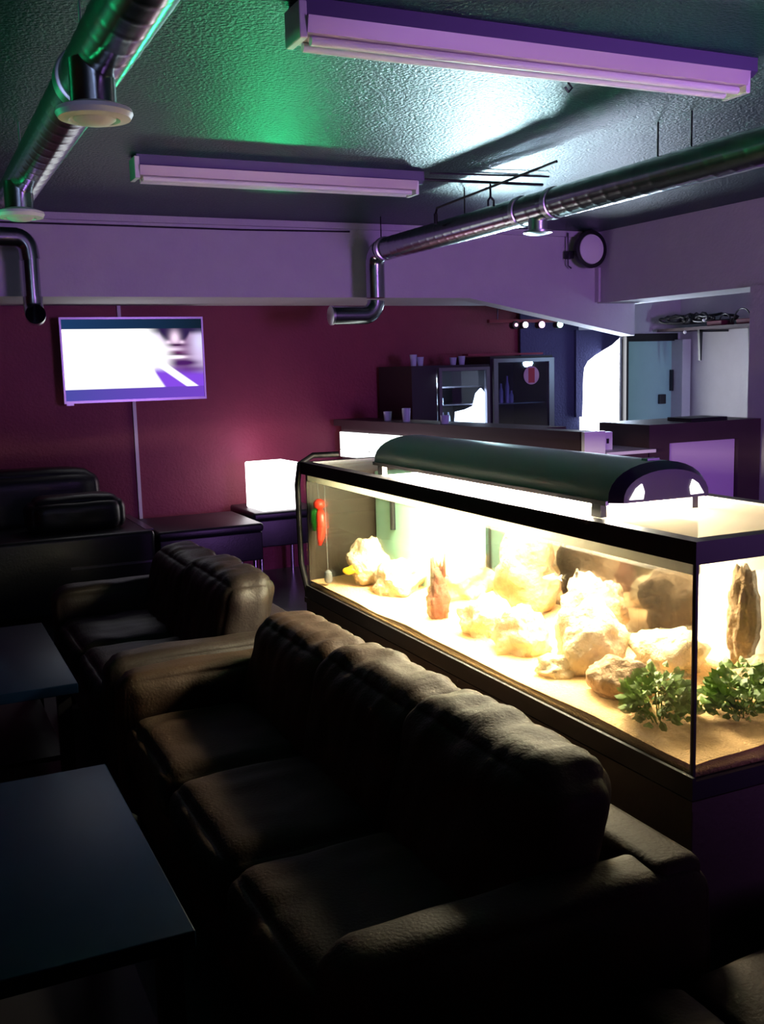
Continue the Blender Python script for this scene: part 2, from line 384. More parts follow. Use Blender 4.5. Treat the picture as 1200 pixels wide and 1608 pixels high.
tag(MB().tube([(2.2, 3.08, CH), (2.2, 3.08, 2.56), (2.215, 3.08, 2.545), (2.2, 3.08, 2.53), (2.185, 3.08, 2.545)], .004, 8).done('ceiling_hook', 'black', smooth=True), 'small dark hook just behind the near batten light', 'hook')

# bulkhead lamp / round fitting on the beam corner
b = thing('round_wall_lamp', 'round unlit lamp with black rim at corner of the white beam', 'lamp', (5.10, 6.74, 2.34))
MB().lathe((5.01, 6.74, 2.47), [(.02, .06), (.12, .05), (.145, .0), (.145, -.03), (.118, -.035), (.115, -.02)], 40, 'y').done('rim', 'blackmetal', b, True)
MB().lathe((5.01, 6.74, 2.47), [(.115, -.02), (.112, -.034), (.08, -.046), (.02, -.05)], 40, 'y').done('diffuser', 'white_plastic', b, True)
MB().tube([(4.85, 6.80, 2.60), (4.85, 6.80, 2.35), (4.88, 6.8, 2.33)], .006, 8).tube([(5.0, 6.8, CH), (5.0, 6.78, 2.55)], .008, 8).box(4.83, 4.88, 6.76, 6.83, 2.40, 2.46, .005).done('bracket', 'blackmetal', b, True)
tag(MB().box(5.145, 5.166, 6.80, 6.848, 2.07, 2.34).done('cable_duct', 'conduit'), 'thin vertical cable strip below the round lamp', 'trunking')

# ------------------------------------------------------------ television
tv = thing('television', 'flat television on the maroon wall showing a close-up face', 'television', (1.585, 7.62, 1.40))
MB().box(1.07, 2.10, 7.60, 7.65, 1.405, 2.005, .006).done('housing', 'black', tv)
MB().box(1.065, 2.105, 7.588, 7.605, 1.995, 2.01).box(1.065, 2.105, 7.588, 7.605, 1.40, 1.418).box(1.065, 1.078, 7.588, 7.605, 1.418, 1.995).box(2.092, 2.105, 7.588, 7.605, 1.418, 1.995).done('frame', 'silver', tv)
MB().box(1.5, 1.68, 7.65, 7.75, 1.62, 1.78).done('wall_mount', 'black', tv)
MB().box(1.08, 1.13, 7.585, 7.595, 1.386, 1.40).done('sensor', 'silver', tv)
def sm(a, b, x):
    t = max(0, min(1, (x - a) / (b - a))); return t * t * (3 - 2 * t)
def mixc(a, b, t): return tuple(a[i] * (1 - t) + b[i] * t for i in range(3))
def gauss(u, v, cu, cv, su, sv): return math.exp(-((u - cu) / su) ** 2 - ((v - cv) / sv) ** 2)
def tvcol(u, v):   # u right, v down
    if v < .125: return mixc((.008, .03, .09), (.004, .01, .02), u)
    if v > .865: return mixc((.05, .05, .26), (.12, .04, .40), u)
    face = (.30, .20, .34)
    c = (1, 1, 1)
    edge = .60 + .12 * sm(.1, .4, v)
    k = sm(edge - .06, edge + .10, u)
    fc = mixc((.50, .40, .62), (.22, .12, .24), sm(.62, .80, u) * (1 - sm(.86, .98, u)))
    fc = mixc(fc, (.02, .01, .05), 1 - sm(.02, .10, v - .125 - .10 * math.sin(PI * min(1, abs(u - .80) * 9)) * (1 if abs(u - .8) < .111 else .5)))
    fc = mixc(fc, (.80, .60, .78), gauss(u, v, .80, .24, .035, .09))
    fc = mixc(fc, (.70, .52, .70), gauss(u, v, .75, .295, .02, .02) + gauss(u, v, .85, .295, .02, .02))
    fc = mixc(fc, (.03, .0, .04), min(1, 1.3 * gauss(u, v, .80, .330, .07, .016)))
    fc = mixc(fc, (.75, .58, .78), .9 * gauss(u, v, .78, .385, .07, .02))
    fc = mixc(fc, (.10, .02, .09), min(1, 1.3 * gauss(u, v, .80, .43, .065, .022)))
    fc = mixc(fc, (.02, .0, .03), min(1, 1.4 * gauss(u, v, .80, .452, .08, .010)))
    fc = mixc(fc, (1, .85, 1), min(1, 1.5 * gauss(u, v, .80, .485, .07, .018)))
    fc = mixc(fc, (.05, .01, .09), min(1, 1.3 * gauss(u, v, .85, .56, .12, .04)))
    fc = mixc(fc, (.55, .55, .80), .8 * gauss(u, v, .99, .30, .045, .10))
    fc = tuple(max(0, x) for x in fc)
    c = mixc(c, fc, k)
    pk = sm(.55, .68, v - .12 * (u - .6)) 
    body = (.17, .05, .55)
    inb = sm(.60, .66, u)
    c = mixc(c, body, pk * inb)
    if v < .72 and v > .5: c = mixc(c, (.07, .01, .13), .8 * gauss(u, v, .93, .64, .16, .05))
    d = abs((u - .68) - (v - .56) * .78) 
    if .5 < v < .865: c = mixc(c, (1, .95, 1), (1 - sm(.03, .055, d)))
    tri = (u - .60) - (v - .6) * .35
    if v > .55: c = mixc(c, (1, 1, 1), 1 - sm(.0, .03, tri))
    return c
bm = bmesh.new(); NX, NY = 180, 104; grid = []
o_ = Vector(tv['_o'])
for j in range(NY + 1):
    for i in range(NX + 1):
        grid.append(bm.verts.new(Vector((1.078 + 1.014 * i / NX, 7.5985, 1.995 - .577 * j / NY)) - o_))
for j in range(NY):
    for i in range(NX):
        a = j * (NX + 1) + i; bm.faces.new([grid[a], grid[a + NX + 1], grid[a + NX + 2], grid[a + 1]])
me = bpy.data.meshes.new('screen'); bm.to_mesh(me); bm.free()
ca = me.color_attributes.new('picture', 'FLOAT_COLOR', 'POINT')
for j in range(NY + 1):
    for i in range(NX + 1): ca.data[j * (NX + 1) + i].color = (*tvcol(i / NX, j / NY), 1)
so = bpy.data.objects.new('screen', me); COL.objects.link(so); so.parent = tv; so['label'] = 'lit screen, white on left and a purple face on right'
m = bpy.data.materials.new('tv_picture'); m.use_nodes = True; nt = m.node_tree; nt.nodes.clear()
o = nt.nodes.new('ShaderNodeOutputMaterial'); e = nt.nodes.new('ShaderNodeEmission'); at = nt.nodes.new('ShaderNodeAttribute'); at.attribute_name = 'picture'
e.inputs[1].default_value = 1.5; nt.links.new(at.outputs[0], e.inputs[0]); nt.links.new(e.outputs[0], o.inputs[0]); me.materials.append(m)
tag(MB().box(1.505, 1.53, 7.73, 7.75, 2.005, 2.1).done('cable_trunking', 'conduit'), 'short white cable trunking above the television', 'trunking')
tag(MB().box(1.575, 1.60, 7.73, 7.75, .5, 1.40).done('cable_trunking', 'conduit'), 'long white cable trunking running down below the television', 'trunking')

# ------------------------------------------------------------ bar counter (runs front to back)
def bx(t, off=0): # point on bar front, t=0 near, 1 far ; off = offset to the right
    return (3.61 + (3.17 - 3.61) * t + off, 4.95 + 2.72 * t)
bar = thing('bar_counter', 'long dark bar counter with lit white panels behind the aquarium', 'bar', (3.8, 6.2, 0))
a0, a1, a2, a3 = bx(0), bx(1), bx(1, .5), bx(0, .5)
n0, n1, n2, n3 = bx(0), bx(1), bx(1, .32), bx(.175, .32)
MB().prism([n0, n1, n2, n3, bx(.175, .13), bx(0, .13)], 'z', 1.14, 1.19).done('worktop', 'darkwood', bar)
MB().prism([bx(.02, .05), bx(.99, .05), bx(.99, .31), bx(.18, .31), bx(.18, .12), bx(.02, .12)], 'z', 0, 1.14).done('body', 'darkwood', bar)
for (ta, tb) in ((.99, .845), (.835, .69), (.68, .53)):
    for (za, zb) in ((.89, .945), (.95, 1.09)):
        p, q = bx(ta, .035), bx(tb, .035); p2, q2 = bx(ta, .049), bx(tb, .049)
        MB().prism([p, q, q2, p2], 'z', za, zb).done('light_panel', 'barlight', bar)['label'] = 'glowing white panel'
MB().box(3.61, 3.76, 4.90, 4.93, .95, 1.19).done('end_panel', 'white_metal', bar)['label'] = 'white end post'
lb = thing('low_worktop', 'low white worktop between the bar and the dark booth', 'worktop', (3.95, 4.95, 0))
MB().box(3.77, 4.14, 4.9, 5.33, 1.04, 1.06).done('slab', 'white_metal', lb)
MB().box(3.8, 4.12, 4.95, 5.3, 0, 1.04).done('carcass', 'darkwood', lb)
sk = thing('socket_box', 'white double socket box on the low worktop', 'socket', (3.85, 5.0, 1.06))
MB().box(3.79, 3.93, 5.05, 5.10, 1.06, 1.17, .004).done('plate', 'white_metal', sk)
for x in (3.83, 3.89): MB().box(x - .008, x + .008, 5.044, 5.05, 1.10, 1.13).done('socket', 'black', sk)
bt = thing('bar_booth', 'dark booth with a lilac front panel at the right edge', 'booth', (4.63, 5.2, 0))
MB().box(4.17, 4.33, 5.0, 5.5, 0, 1.2).box(4.33, 4.9, 5.0, 5.5, 1.08, 1.2).box(4.9, 5.09, 5.0, 5.5, 0, 1.2).box(4.33, 4.9, 5.06, 5.5, 0, 1.08).done('frame', 'darkwood', bt)
MB().box(4.335, 4.895, 5.03, 5.06, .1, 1.075).done('panel', 'lilacpanel', bt)
lp = thing('laptop', 'thin dark closed laptop on top of the booth', 'laptop', (4.72, 5.15, 1.2))
MB().box(4.55, 4.85, 5.05, 5.28, 1.2, 1.212, .003).done('base', 'black', lp); MB().box(4.55, 4.85, 5.05, 5.28, 1.213, 1.222, .003).done('screen_lid', 'black', lp)
struct(MB().box(5.12, 5.32, 4.95, 5.15, 0, 2.06).done('trim_7', 'white_wall'), 'white post at the right edge beside the booth', 'post')
# glasses on bar
def gl(t, off, h, label):
    x, y = bx(t, off)
    g = MB().lathe((x, y, 1.19), [(.028, 0), (.034, h), (.031, h), (.026, .006)], 20).done('drinking_glass', 'bottle', smooth=True)
    tag(g, label, 'glass', 'glasses on the bar counter')
gl(.70, .12, .10, 'pale drinking glass standing tallest on the bar'); gl(.80, .14, .07, 'small pale glass farther left on the bar'); gl(.52, .10, .06, 'small pale glass nearest the hood on the bar')

# ------------------------------------------------------------ coolers behind the bar
f1 = thing('bottle_cooler', 'black glass-door cooler glowing inside behind the bar', 'fridge', (3.95, 7.4, 0))
MB().box(3.60, 3.82, 7.10, 7.7, 0, 1.6).box(4.27, 4.30, 7.1, 7.7, 0, 1.6).box(3.82, 4.27, 7.1, 7.7, 1.55, 1.6).box(3.82, 4.27, 7.66, 7.7, 0, 1.55).box(3.82, 4.27, 7.1, 7.66, 0, .9).done('cabinet', 'black', f1)
dd = MB().box(3.82, 3.845, 7.06, 7.095, .9, 1.58).box(4.25, 4.28, 7.06, 7.095, .9, 1.58).box(3.845, 4.25, 7.06, 7.095, 1.555, 1.58).box(3.845, 4.25, 7.06, 7.095, .9, .93).done('door', 'silver', f1)
MB().box(3.845, 4.25, 7.072, 7.078, .93, 1.555).done('pane', 'fridgeglass', dd)
for z in (1.13, 1.28, 1.42): MB().box(3.825, 4.265, 7.15, 7.65, z, z + .008).done('shelf', 'silver', f1)
MB().prism([(4.27, .93), (4.27, 1.37), (4.235, 1.41), (4.19, 1.37), (4.16, 1.27), (4.09, 1.245), (4.0, 1.23), (3.99, 1.12), (4.0, .95)], 'y', 7.12, 7.14).done('lamp', 'doorglare', f1)['label'] = 'glowing white blob standing in for glare on the door'  # emissive blob shaped like the glare reflected in the door glass
for k, (x, z, h, mm) in enumerate([(3.87, 1.138, .10, 'w'), (3.92, 1.138, .09, 'w'), (3.97, 1.138, .09, 'w'), (3.875, 1.288, .09, 'w'), (3.91, 1.288, .08, 'w'), (3.88, 1.428, .07, 'w'), (3.95, .95, .15, 'b'), (3.99, .95, .14, 'b'), (3.88, .95, .1, 'g')]):
    lm = {'w': 'cooler_bottle', 'b': 'blue', 'g': 'green'}[mm]
    if lm == 'cooler_bottle': lm = 'bottle'
    bo = MB().lathe((x, 7.2, z), [(.018, 0), (.018, h * .6), (.008, h * .8), (.008, h)], 16).done('bottle', lm, smooth=True)
    tag(bo, ['pale bottle low on the cooler shelf', 'blue bottle at bottom of the glowing cooler', 'green bottle at bottom of the glowing cooler']['wbg'.index(mm)], 'bottle', {'w': 'pale bottles in the glowing cooler', 'b': 'blue bottles in the glowing cooler', 'g': 'green bottle in the glowing cooler'}[mm])
    if mm == 'w': bo['label'] = 'pale small bottle in the left column of the glowing cooler'
lamp('cooler_lamp', 'AREA', (3.86, 7.12, 1.54), (3.92, 7.3, 1.0), 16, (.8, .92, 1), .05, .05)
f2 = thing('display_fridge', 'taller dark glass-door fridge with round sticker, right of glowing cooler', 'fridge', (4.61, 7.4, 0))
MB().box(4.32, 4.36, 7.12, 7.7, 0, 1.66).box(4.88, 4.92, 7.12, 7.7, 0, 1.66).box(4.36, 4.88, 7.12, 7.7, 1.60, 1.66).box(4.36, 4.88, 7.66, 7.7, 0, 1.6).box(4.36, 4.88, 7.12, 7.66, 0, .9).done('cabinet', 'black', f2)
d2 = MB().box(4.33, 4.37, 7.08, 7.115, .9, 1.64).box(4.86, 4.91, 7.08, 7.115, .9, 1.64).box(4.37, 4.86, 7.08, 7.115, 1.61, 1.64).box(4.37, 4.86, 7.08, 7.115, .9, .93).done('door', 'silver', f2)
MB().box(4.37, 4.86, 7.092, 7.098, .93, 1.61).done('pane', 'fridgeglass', d2)
st = MB().disc((4.69, 7.086, 1.5), .075, 'y', 32, .002).done('sticker', mat('pale_sticker', (.55, .4, .5), .5), d2)
MB().box(4.66, 4.72, 7.083, 7.0845, 1.44, 1.56).done('sticker_mark', mat('red_mark', (.4, .03, .05), .5), st)
MB().box(4.365, 4.875, 7.16, 7.64, 1.27, 1.278).done('shelf', 'silver', f2)
MB().box(4.22, 4.95, 7.3, 7.4, 1.67, 1.685).done('top_strip', 'redstrip', f2)['label'] = 'red strip on top'
for x, z, h in ((4.5, 1.278, .16), (4.56, 1.278, .22), (4.60, 1.278, .1)):
    tag(MB().lathe((x, 7.25, z), [(.018, 0), (.018, h * .6), (.008, h * .8), (.008, h)], 16).done('bottle', 'bottle', smooth=True), 'pale bottle on the shelf of the dark display fridge', 'bottle', 'bottles in the dark display fridge')
for i_, (x, h) in enumerate(((3.72, .09), (3.78, .07), (4.08, .06), (4.16, .07))):
    tag(MB().lathe((x, 7.3, 1.6), [(.022, 0), (.03, h), (.027, h), (.02, .006)], 16).done('drinking_glass', 'bottle', smooth=True), 'small pale glass standing on top of the glowing cooler', 'glass', 'glasses on top of the glowing cooler')
# stage light bar
sb = thing('stage_light_bar', 'bar of small coloured spot lamps below the soffit', 'stage light', (4.7, 7.2, 1.93))
MB().box(4.36, 5.05, 7.19, 7.23, 1.93, 1.955).done('rail', mat('dark_red_rail', (.2, .02, .03), .4), sb)
for x in (4.45, 4.95): MB().tube([(x, 7.21, 1.955), (x, 7.21, 2.1)], .006, 8).done('hanger', 'black', sb)
for x, c, r, s in ((4.60, (1, .5, .75), .014, 2.5), (4.69, (1, .75, .9), .024, 5), (4.85, (1, .55, 1), .026, 6), (5.03, (.6, 1, .8), .026, 5)):
    h = MB().lathe((x, 7.2, 1.91), [(.018, .05), (.03, .03), (.032, -.03), (.028, -.03)], 20, 'y').done('spot_head', 'black', sb, True)
    MB().disc((x, 7.165, 1.91), r, 'y', 24, .006).done('lens', emission('lens_glow', c, s), h)

# ------------------------------------------------------------ shelf on right wall
sh = thing('wall_shelf', 'dark shelf under tangled cables on the right wall', 'shelf', (6.6, 6.7, 1.6))
MB().box(6.42, 6.8, 5.2, 7.6, 1.85, 1.875).done('board', 'darkwood', sh)
for y in (7.1, 6.5, 5.8):
    MB().box(6.46, 6.8, y - .012, y + .012, 1.83, 1.85).prism([(6.46, 1.85), (6.50, 1.85), (6.49, 1.58), (6.475, 1.58)], 'y', y - .012, y + .012).done('bracket', 'black', sh)
cbm = MB(); rnd = random.Random(3)
for i in range(16):
    cx, cy, cz = 6.46 + rnd.random() * .15, 6.95 + rnd.random() * .5, 1.90; r = .05 + rnd.random() * .09
    ax = rnd.random() * PI
    pts = [(cx + math.cos(ax) * r * math.cos(a) * .7, cy + r * math.cos(a) * 1.2, cz + .02 + (r * .45) * (1 + math.sin(a)) * rnd.uniform(.5, .7)) for a in [2 * PI * k / 24 for k in range(25)]]
    cbm.tube(pts, .012, 8)
tag(cbm.done('cable_bundle', 'black', smooth=True), 'heap of tangled black cables on the wall shelf', 'cables')
cl = MB()
for (y, r) in ((6.82, .07), (6.62, .10)):
    cl.tube([(6.5, y + r * math.cos(a), 1.885 + r * 1.25 * math.sin(a) * .9 + .01) for a in [PI * k / 20 for k in range(21)]], .006, 8)
tag(cl.done('cable_loop', 'black', smooth=True), 'two thin black cable loops standing up on the shelf', 'cables')
for nm, y, z, mm in (('small_lamp', 7.24, 1.835, 'lampwhite'), ('small_lamp', 7.0, 1.93, 'white_plastic')):
    tag(MB().rock((6.43, y, z), .016, sub=2, amp=0).done('adaptor_plug', 'white_plastic', smooth=True), 'tiny white plug hanging at the shelf edge' if z < 1.9 else 'tiny white plug among the cables on the shelf', 'plug')
for y, nm in ((6.9, 'left'), (6.55, 'right')):
    tag(MB().box(6.45, 6.6, y - .09, y + .09, 1.876, 1.92, .006).done('equipment_box', mat('dark_red_box', (.12, .01, .03), .5)), 'dark red box at the %s on the cable shelf' % ('left' if y > 6.7 else 'right'), 'box')

# ------------------------------------------------------------ aquarium
X0, X1, Y0, Y1, ZB, ZT = 1.57, 2.15, 1.72, 4.16, .63, 1.2
aq = thing('aquarium', 'big brightly lit glass aquarium with black rim on brown cabinet', 'aquarium', ((X0 + X1) / 2, (Y0 + Y1) / 2, .60))
rim = MB()
for (a, b_, c, d) in ((X0 - .012, X0 + .03, Y0 - .012, Y1 + .012), (X1 - .03, X1 + .012, Y0 - .012, Y1 + .012), (X0 + .03, X1 - .03, Y0 - .012, Y0 + .03), (X0 + .03, X1 - .03, Y1 - .03, Y1 + .012)):
    rim.box(a, b_, c, d, 1.148, ZT)
rim.done('top_rim', 'black', aq)
base = MB().box(X0 - .012, X1 + .012, Y0 - .012, Y1 + .012, .60, .645).box(X0 - .014, X0 - .004, Y0 - .014, Y1 + .01, .645, .655)
base.done('base_rim', 'black', aq)
MB().box(X0, X0 + .008, Y0, Y1, .645, 1.15).done('front_pane', 'glass', aq)
MB().box(X0 + .008, X1 - .008, Y0, Y0 + .008, .645, 1.15).done('end_pane', 'glass', aq)
MB().box(X0 + .008, X1 - .008, Y1 - .008, Y1, .645, 1.15).done('end_pane', 'endglass', aq)
MB().box(X1 - .008, X1, Y0, Y1, .645, 1.15).done('back_pane', 'backglass', aq)
MB().box(X0 - .003, X0 + .004, Y0 - .003, Y0 + .004, .645, 1.15).box(X0 + .008, X0 + .013, Y0 + .008, Y0 + .013, .645, 1.15).done('corner_seal', 'black', aq)
MB().box(X0 - .001, X0 + .007, Y0 + .004, Y0 + .010, .645, 1.15).done('corner_strip', 'silver', aq)
MB().tube([(X0 - .005, Y1 - .01, .62), (X0 - .02, Y1 + .02, .75), (X0 - .022, Y1 + .025, 1.1), (X0 - .01, Y1 + .02, 1.19), (X0 + .05, Y1 + .01, 1.225), (X0 + .16, Y1 - .02, 1.225)], .013, 12).done('hose', 'black', aq, True)['label'] = 'black hose at the far corner'
MB().box(X0 + .008, X0 + .03, Y0 + .02, Y1 - .02, 1.118, 1.147).box(X1 - .03, X1 - .008, Y0 + .02, Y1 - .02, 1.118, 1.147).done('gap_glow_strip', 'strip', aq)['label'] = 'added pale strip imitating the bright gap above the water'  # strip added to imitate the lit gap between rim and water
MB().box(X0 + .03, X1 - .03, Y0 + .03, Y1 - .66, 1.185, 1.192).done('cover_glass', 'lid', aq)['label'] = 'frosted cover lit from the hood'
MB().box(X0 + .03, X1 - .03, Y1 - .65, Y1 - .03, 1.185, 1.192).done('cover_glass', 'glass', aq)
MB().box(X0 + .008, X1 - .008, Y0 + .008, Y1 - .008, 1.108, 1.112).done('water_surface', 'water', aq)
# sand bed
sd = bmesh.new(); bmesh.ops.create_grid(sd, x_segments=20, y_segments=80, size=.5)
for v in sd.verts:
    x, y = v.co.x, v.co.y
    X_, Y_ = X0 + .009 + (x + .5) * (X1 - X0 - .018), Y0 + .009 + (y + .5) * (Y1 - Y0 - .018)
    v.co = Vector((X_, Y_, .675 + .012 * noise.noise(Vector((X_ * 5, Y_ * 3, 0))) + .03 * (x + .5)))
mb = MB(); mb.merge(sd); mb.box(X0 + .009, X1 - .009, Y0 + .009, Y1 - .009, .645, .66)
sdo = mb.done('sand', 'sand', aq, 'all')
MB().box(X1 - .02, X1 - .01, Y0 + .01, 2.33, .66, 1.12).done('backing', 'white_plastic', aq)['label'] = 'white backing panel'
MB().box(X1 - .25, X1 - .02, Y1 - .60, Y1 - .02, .66, 1.14, .006).done('filter_box', 'mint', aq)['label'] = 'mint green internal filter box'
MB().tube([(X1 - .26, Y1 - .22, 1.14), (X1 - .26, Y1 - .22, .9)], .012, 12).done('heater', 'black', aq, True)
# cabinet
cb_ = thing('aquarium_cabinet', 'dark brown cabinet under the glass aquarium', 'cabinet', ((X0 + X1) / 2, (Y0 + Y1) / 2, 0))
MB().box(X0 - .008, X1 + .008, Y0 - .008, Y1 + .008, .06, .599, .004).done('body', 'wood', cb_)
MB().box(X0 + .02, X1 - .02, Y0 + .02, Y1 - .02, 0, .06).done('plinth', 'black', cb_)
MB().box(X0 - .014, X1 + .014, Y0 - .014, Y1 + .014, .575, .598).done('top_trim', 'wood', cb_)
# hood light
hd = thing('aquarium_light', 'long curved dark hood lamp lying along top of the aquarium', 'aquarium light', (1.80, 2.9, 1.2))
HX, HY0, HY1 = 1.80, 2.12, 3.56
prof = []
for k in range(17):
    a = PI * k / 16; prof.append((HX - .165 * math.cos(a), 1.235 + .10 * math.sin(a) ** .8))
inner = [(HX + (x - HX) * .94, 1.235 + (z - 1.235) * .92) for x, z in prof][::-1]
poly = prof + inner
h_ = MB(); n = len(poly)
V_ = [(x, HY0, z) for x, z in poly] + [(x, HY1, z) for x, z in poly]
F_ = [[i, (i + 1) % n, n + (i + 1) % n, n + i] for i in range(n)] + [[i, i + 1, n - 2 - i, n - 1 - i] for i in range(16)] + [[n + i, n + n - 1 - i, n + n - 2 - i, n + i + 1] for i in range(16)]
h_._add(V_, F_); h_.done('shell', 'hood', hd, True)
for y, dy in ((HY0, -.035), (HY1, .035)):
    e_ = MB()
    prev = None; pts = []
    outer = prof
    vs = [(x, y, z) for x, z in prof] + [(HX + (x - HX) * .86, y + dy, 1.235 + (z - 1.235) * .8) for x, z in prof]
    k_ = len(prof)
    e_._add(vs, [[i, i + 1, k_ + i + 1, k_ + i] for i in range(k_ - 1)] + [list(range(k_, 2 * k_)), list(range(k_)), [0, k_ - 1, 2 * k_ - 1, k_]])
    e_.done('end_cap', 'hoodend', hd, True)
for x, q in ((HX - .098, 1), (HX + .095, -1)):
    MB().prism([(x - .026 * q, 1.244), (x + .016 * q, 1.243), (x + .020 * q, 1.262), (x + .012 * q, 1.283), (x - .006 * q, 1.272)], 'y', HY0 - .040, HY0 - .032).done('end_window', emission('hood_window_glow', (1, .93, .95), 2.5), hd)['label'] = 'glowing triangular opening in the hood end'
MB().box(HX - .02, HX + .02, HY0 + .02, HY0 + .045, 1.334, 1.340).done('button', 'silver', hd)
MB().box(HX - .172, HX - .160, HY0, HY1, 1.228, 1.240).box(HX + .160, HX + .172, HY0, HY1, 1.228, 1.240).done('edge_trim', 'silver', hd)
for x in (HX - .08, HX + .08): MB().tube([(x, HY0 + .03, 1.262), (x, HY1 - .03, 1.262)], .013, 12).done('tube', 'tube', hd, True)
for y in (HY0 + .05, HY1 - .05):
    for x in (HX - .155, HX + .155): MB().box(x - .01, x + .01, y - .02, y + .02, 1.193, 1.24).done('foot', 'black', hd)

# contents
def rk(c, r, sc, seed, label, m='rock', amp=.35):
    tag(MB().rock(c, r, sc, seed, 4, amp).done('rock', m, smooth='all', origin=(c[0], c[1], c[2] - r * sc[2] * .8)), label, 'rock', 'aquarium rocks')
rk((1.76, 3.93, .76), .10, (.8, .9, 1.1), 1, 'pale holed rock at far left end of the aquarium')
rk((1.80, 3.72, .73), .11, (.9, 1, .8), 2, 'pale rock right of the holed rock at far left end')
rk((1.95, 3.45, .76), .12, (1, 1, .9), 3, 'white lit rock behind the brown castle ornament')
rk((2.01, 3.07, .84), .14, (.75, .8, 1.3), 4, 'tall brown rock leaning on the back glass', 'rock2')
rk((1.77, 2.94, .72), .10, (.95, 1.05, .85), 5, 'white lit rock in the middle of the aquarium')
rk((1.74, 2.70, .73), .10, (.8, .9, .95), 6, 'white lit rock right of middle in the aquarium')
rk((1.98, 2.64, .80), .12, (.85, .9, 1.0), 7, 'rounded rock against back glass right of middle', 'rock2')
rk((1.80, 2.42, .76), .12, (.8, .95, 1.05), 8, 'white peaked rock left of the tan rock')
rk((1.70, 2.44, .70), .055, (1, 1.3, .75), 9, 'small tan rock lying before the peaked rock', 'rock')
rk((1.74, 2.20, .715), .085, (.9, 1.1, .85), 10, 'brown speckled rock beside the green plant', 'rock2')
rk((1.98, 2.28, .74), .10, (1, 1.2, .8), 11, 'pale rock behind the green plant')
rk((2.06, 1.98, .73), .075, (.9, 1, .9), 12, 'small pale rock by the near end of the back glass')
ck = thing('castle_ornament', 'brown ruined tower ornament standing on the aquarium sand', 'ornament', (1.72, 3.22, .67))
cm = MB(); cm.rock((1.72, 3.22, .74), .075, (.55, .55, 1.15), 31, 4, .25, 3); cm.rock((1.72, 3.22, .82), .05, (.55, .55, 1.0), 32, 3, .3, 3); cm.done('tower', 'castle', ck, 'all')
tp = MB()
for dx, dy, hh in ((-.02, .0, .05), (.015, -.015, .065), (0, .025, .045), (.01, .0, .035)): tp.tube([(1.72 + dx, 3.22 + dy, .84), (1.72 + dx * 1.3, 3.22 + dy * 1.4, .86 + hh)], [.010, .003], 8)
tp.done('spire', 'castle', ck, 'all')
rd = thing('stump_ornament', 'tall brown stump ornament seen through the near end pane', 'ornament', (2.07, 2.08, .7))
MB().rock((2.07, 2.08, .88), .12, (.32, .4, 1.25), 41, 4, .25, 3).done('stump', 'rock2', rd, 'all')
def plant(x, y, z, label, n=300, R=.085, H=.15, seed=1):
    rn = random.Random(seed); p = thing('aquarium_plant', label, 'plant', (x, y, z), 'green aquarium plants')
    lf = MB(); stm = MB()
    for i in range(n):
        a = rn.random() * 2 * PI; rr = R * math.sqrt(rn.random()); h = H * (.25 + .75 * rn.random()) * (1 - .5 * (rr / R) ** 2)
        c = Vector((x + rr * math.cos(a), y + rr * math.sin(a), z + h))
        if i < 14: stm.tube([(x + rr * .3 * math.cos(a), y + rr * .3 * math.sin(a), z), tuple(c)], .002, 6)
        d = Vector((math.cos(a + rn.uniform(-.8, .8)), math.sin(a + rn.uniform(-.8, .8)), rn.uniform(-.3, .8))).normalized()
        s_ = d.cross(Vector((rn.uniform(-.3, .3), rn.uniform(-.3, .3), 1))).normalized(); up = s_.cross(d) * .006
        l = rn.uniform(.022, .04); wd = l * .33
        lf._add([c, c + d * l * .35 + s_ * wd - up, c + d * l * .75 + s_ * wd * .8 - up, c + d * l, c + d * l * .75 - s_ * wd * .8 - up, c + d * l * .35 - s_ * wd - up, c + d * l * .5 + up],
                [[0, 1, 6], [1, 2, 6], [2, 3, 6], [3, 4, 6], [4, 5, 6], [5, 0, 6]])
    lf.done('foliage', 'leaf', p); stm.done('stem', 'leaf', p)
plant(1.70, 1.99, .675, 'bushy green plant left of the near corner of the aquarium', seed=2)
plant(1.90, 1.90, .68, 'bushy green plant seen through the near end pane', seed=5, R=.09)
def fish(c, l, m, label, yaw=0, hgt=.4):
    t = thing('fish', label, 'fish', c)
    R_ = Matrix.Rotation(yaw, 3, 'Z'); C = Vector(c)
    bmf = bmesh.new(); bmesh.ops.create_uvsphere(bmf, u_segments=20, v_segments=12, radius=1)
    for v in bmf.verts:
        q = v.co; tpr = 1 - .45 * max(0, -q.x)
        v.co = C + R_ @ Vector((q.x * l * .5, q.y * l * .10 * tpr, q.z * l * hgt * .5 * tpr))
    mbf = MB(); mbf.merge(bmf); mbf.done('body', m, t, 'all')
    tl = MB(); tl._add([C + R_ @ Vector(p) for p in ((-.42 * l, .006, 0), (-.72 * l, .004, .2 * l), (-.64 * l, .004, 0), (-.72 * l, .004, -.2 * l), (-.42 * l, -.006, 0), (-.72 * l, -.004, .2 * l), (-.64 * l, -.004, 0), (-.72 * l, -.004, -.2 * l))],
                       [[0, 1, 2], [0, 2, 3], [4, 6, 5], [4, 7, 6], [0, 4, 5, 1], [1, 5, 6, 2], [2, 6, 7, 3], [3, 7, 4, 0]]); tl.done('tail', m, t)
    fn = MB(); fn._add([C + R_ @ Vector(p) for p in ((.15 * l, .003, hgt * .45 * l), (-.25 * l, .003, hgt * .35 * l), (-.2 * l, .003, hgt * .75 * l), (.15 * l, -.003, hgt * .45 * l), (-.25 * l, -.003, hgt * .35 * l), (-.2 * l, -.003, hgt * .75 * l))],
                       [[0, 1, 2], [3, 5, 4], [0, 3, 4, 1], [1, 4, 5, 2], [2, 5, 3, 0]]); fn.done('fin', m, t)
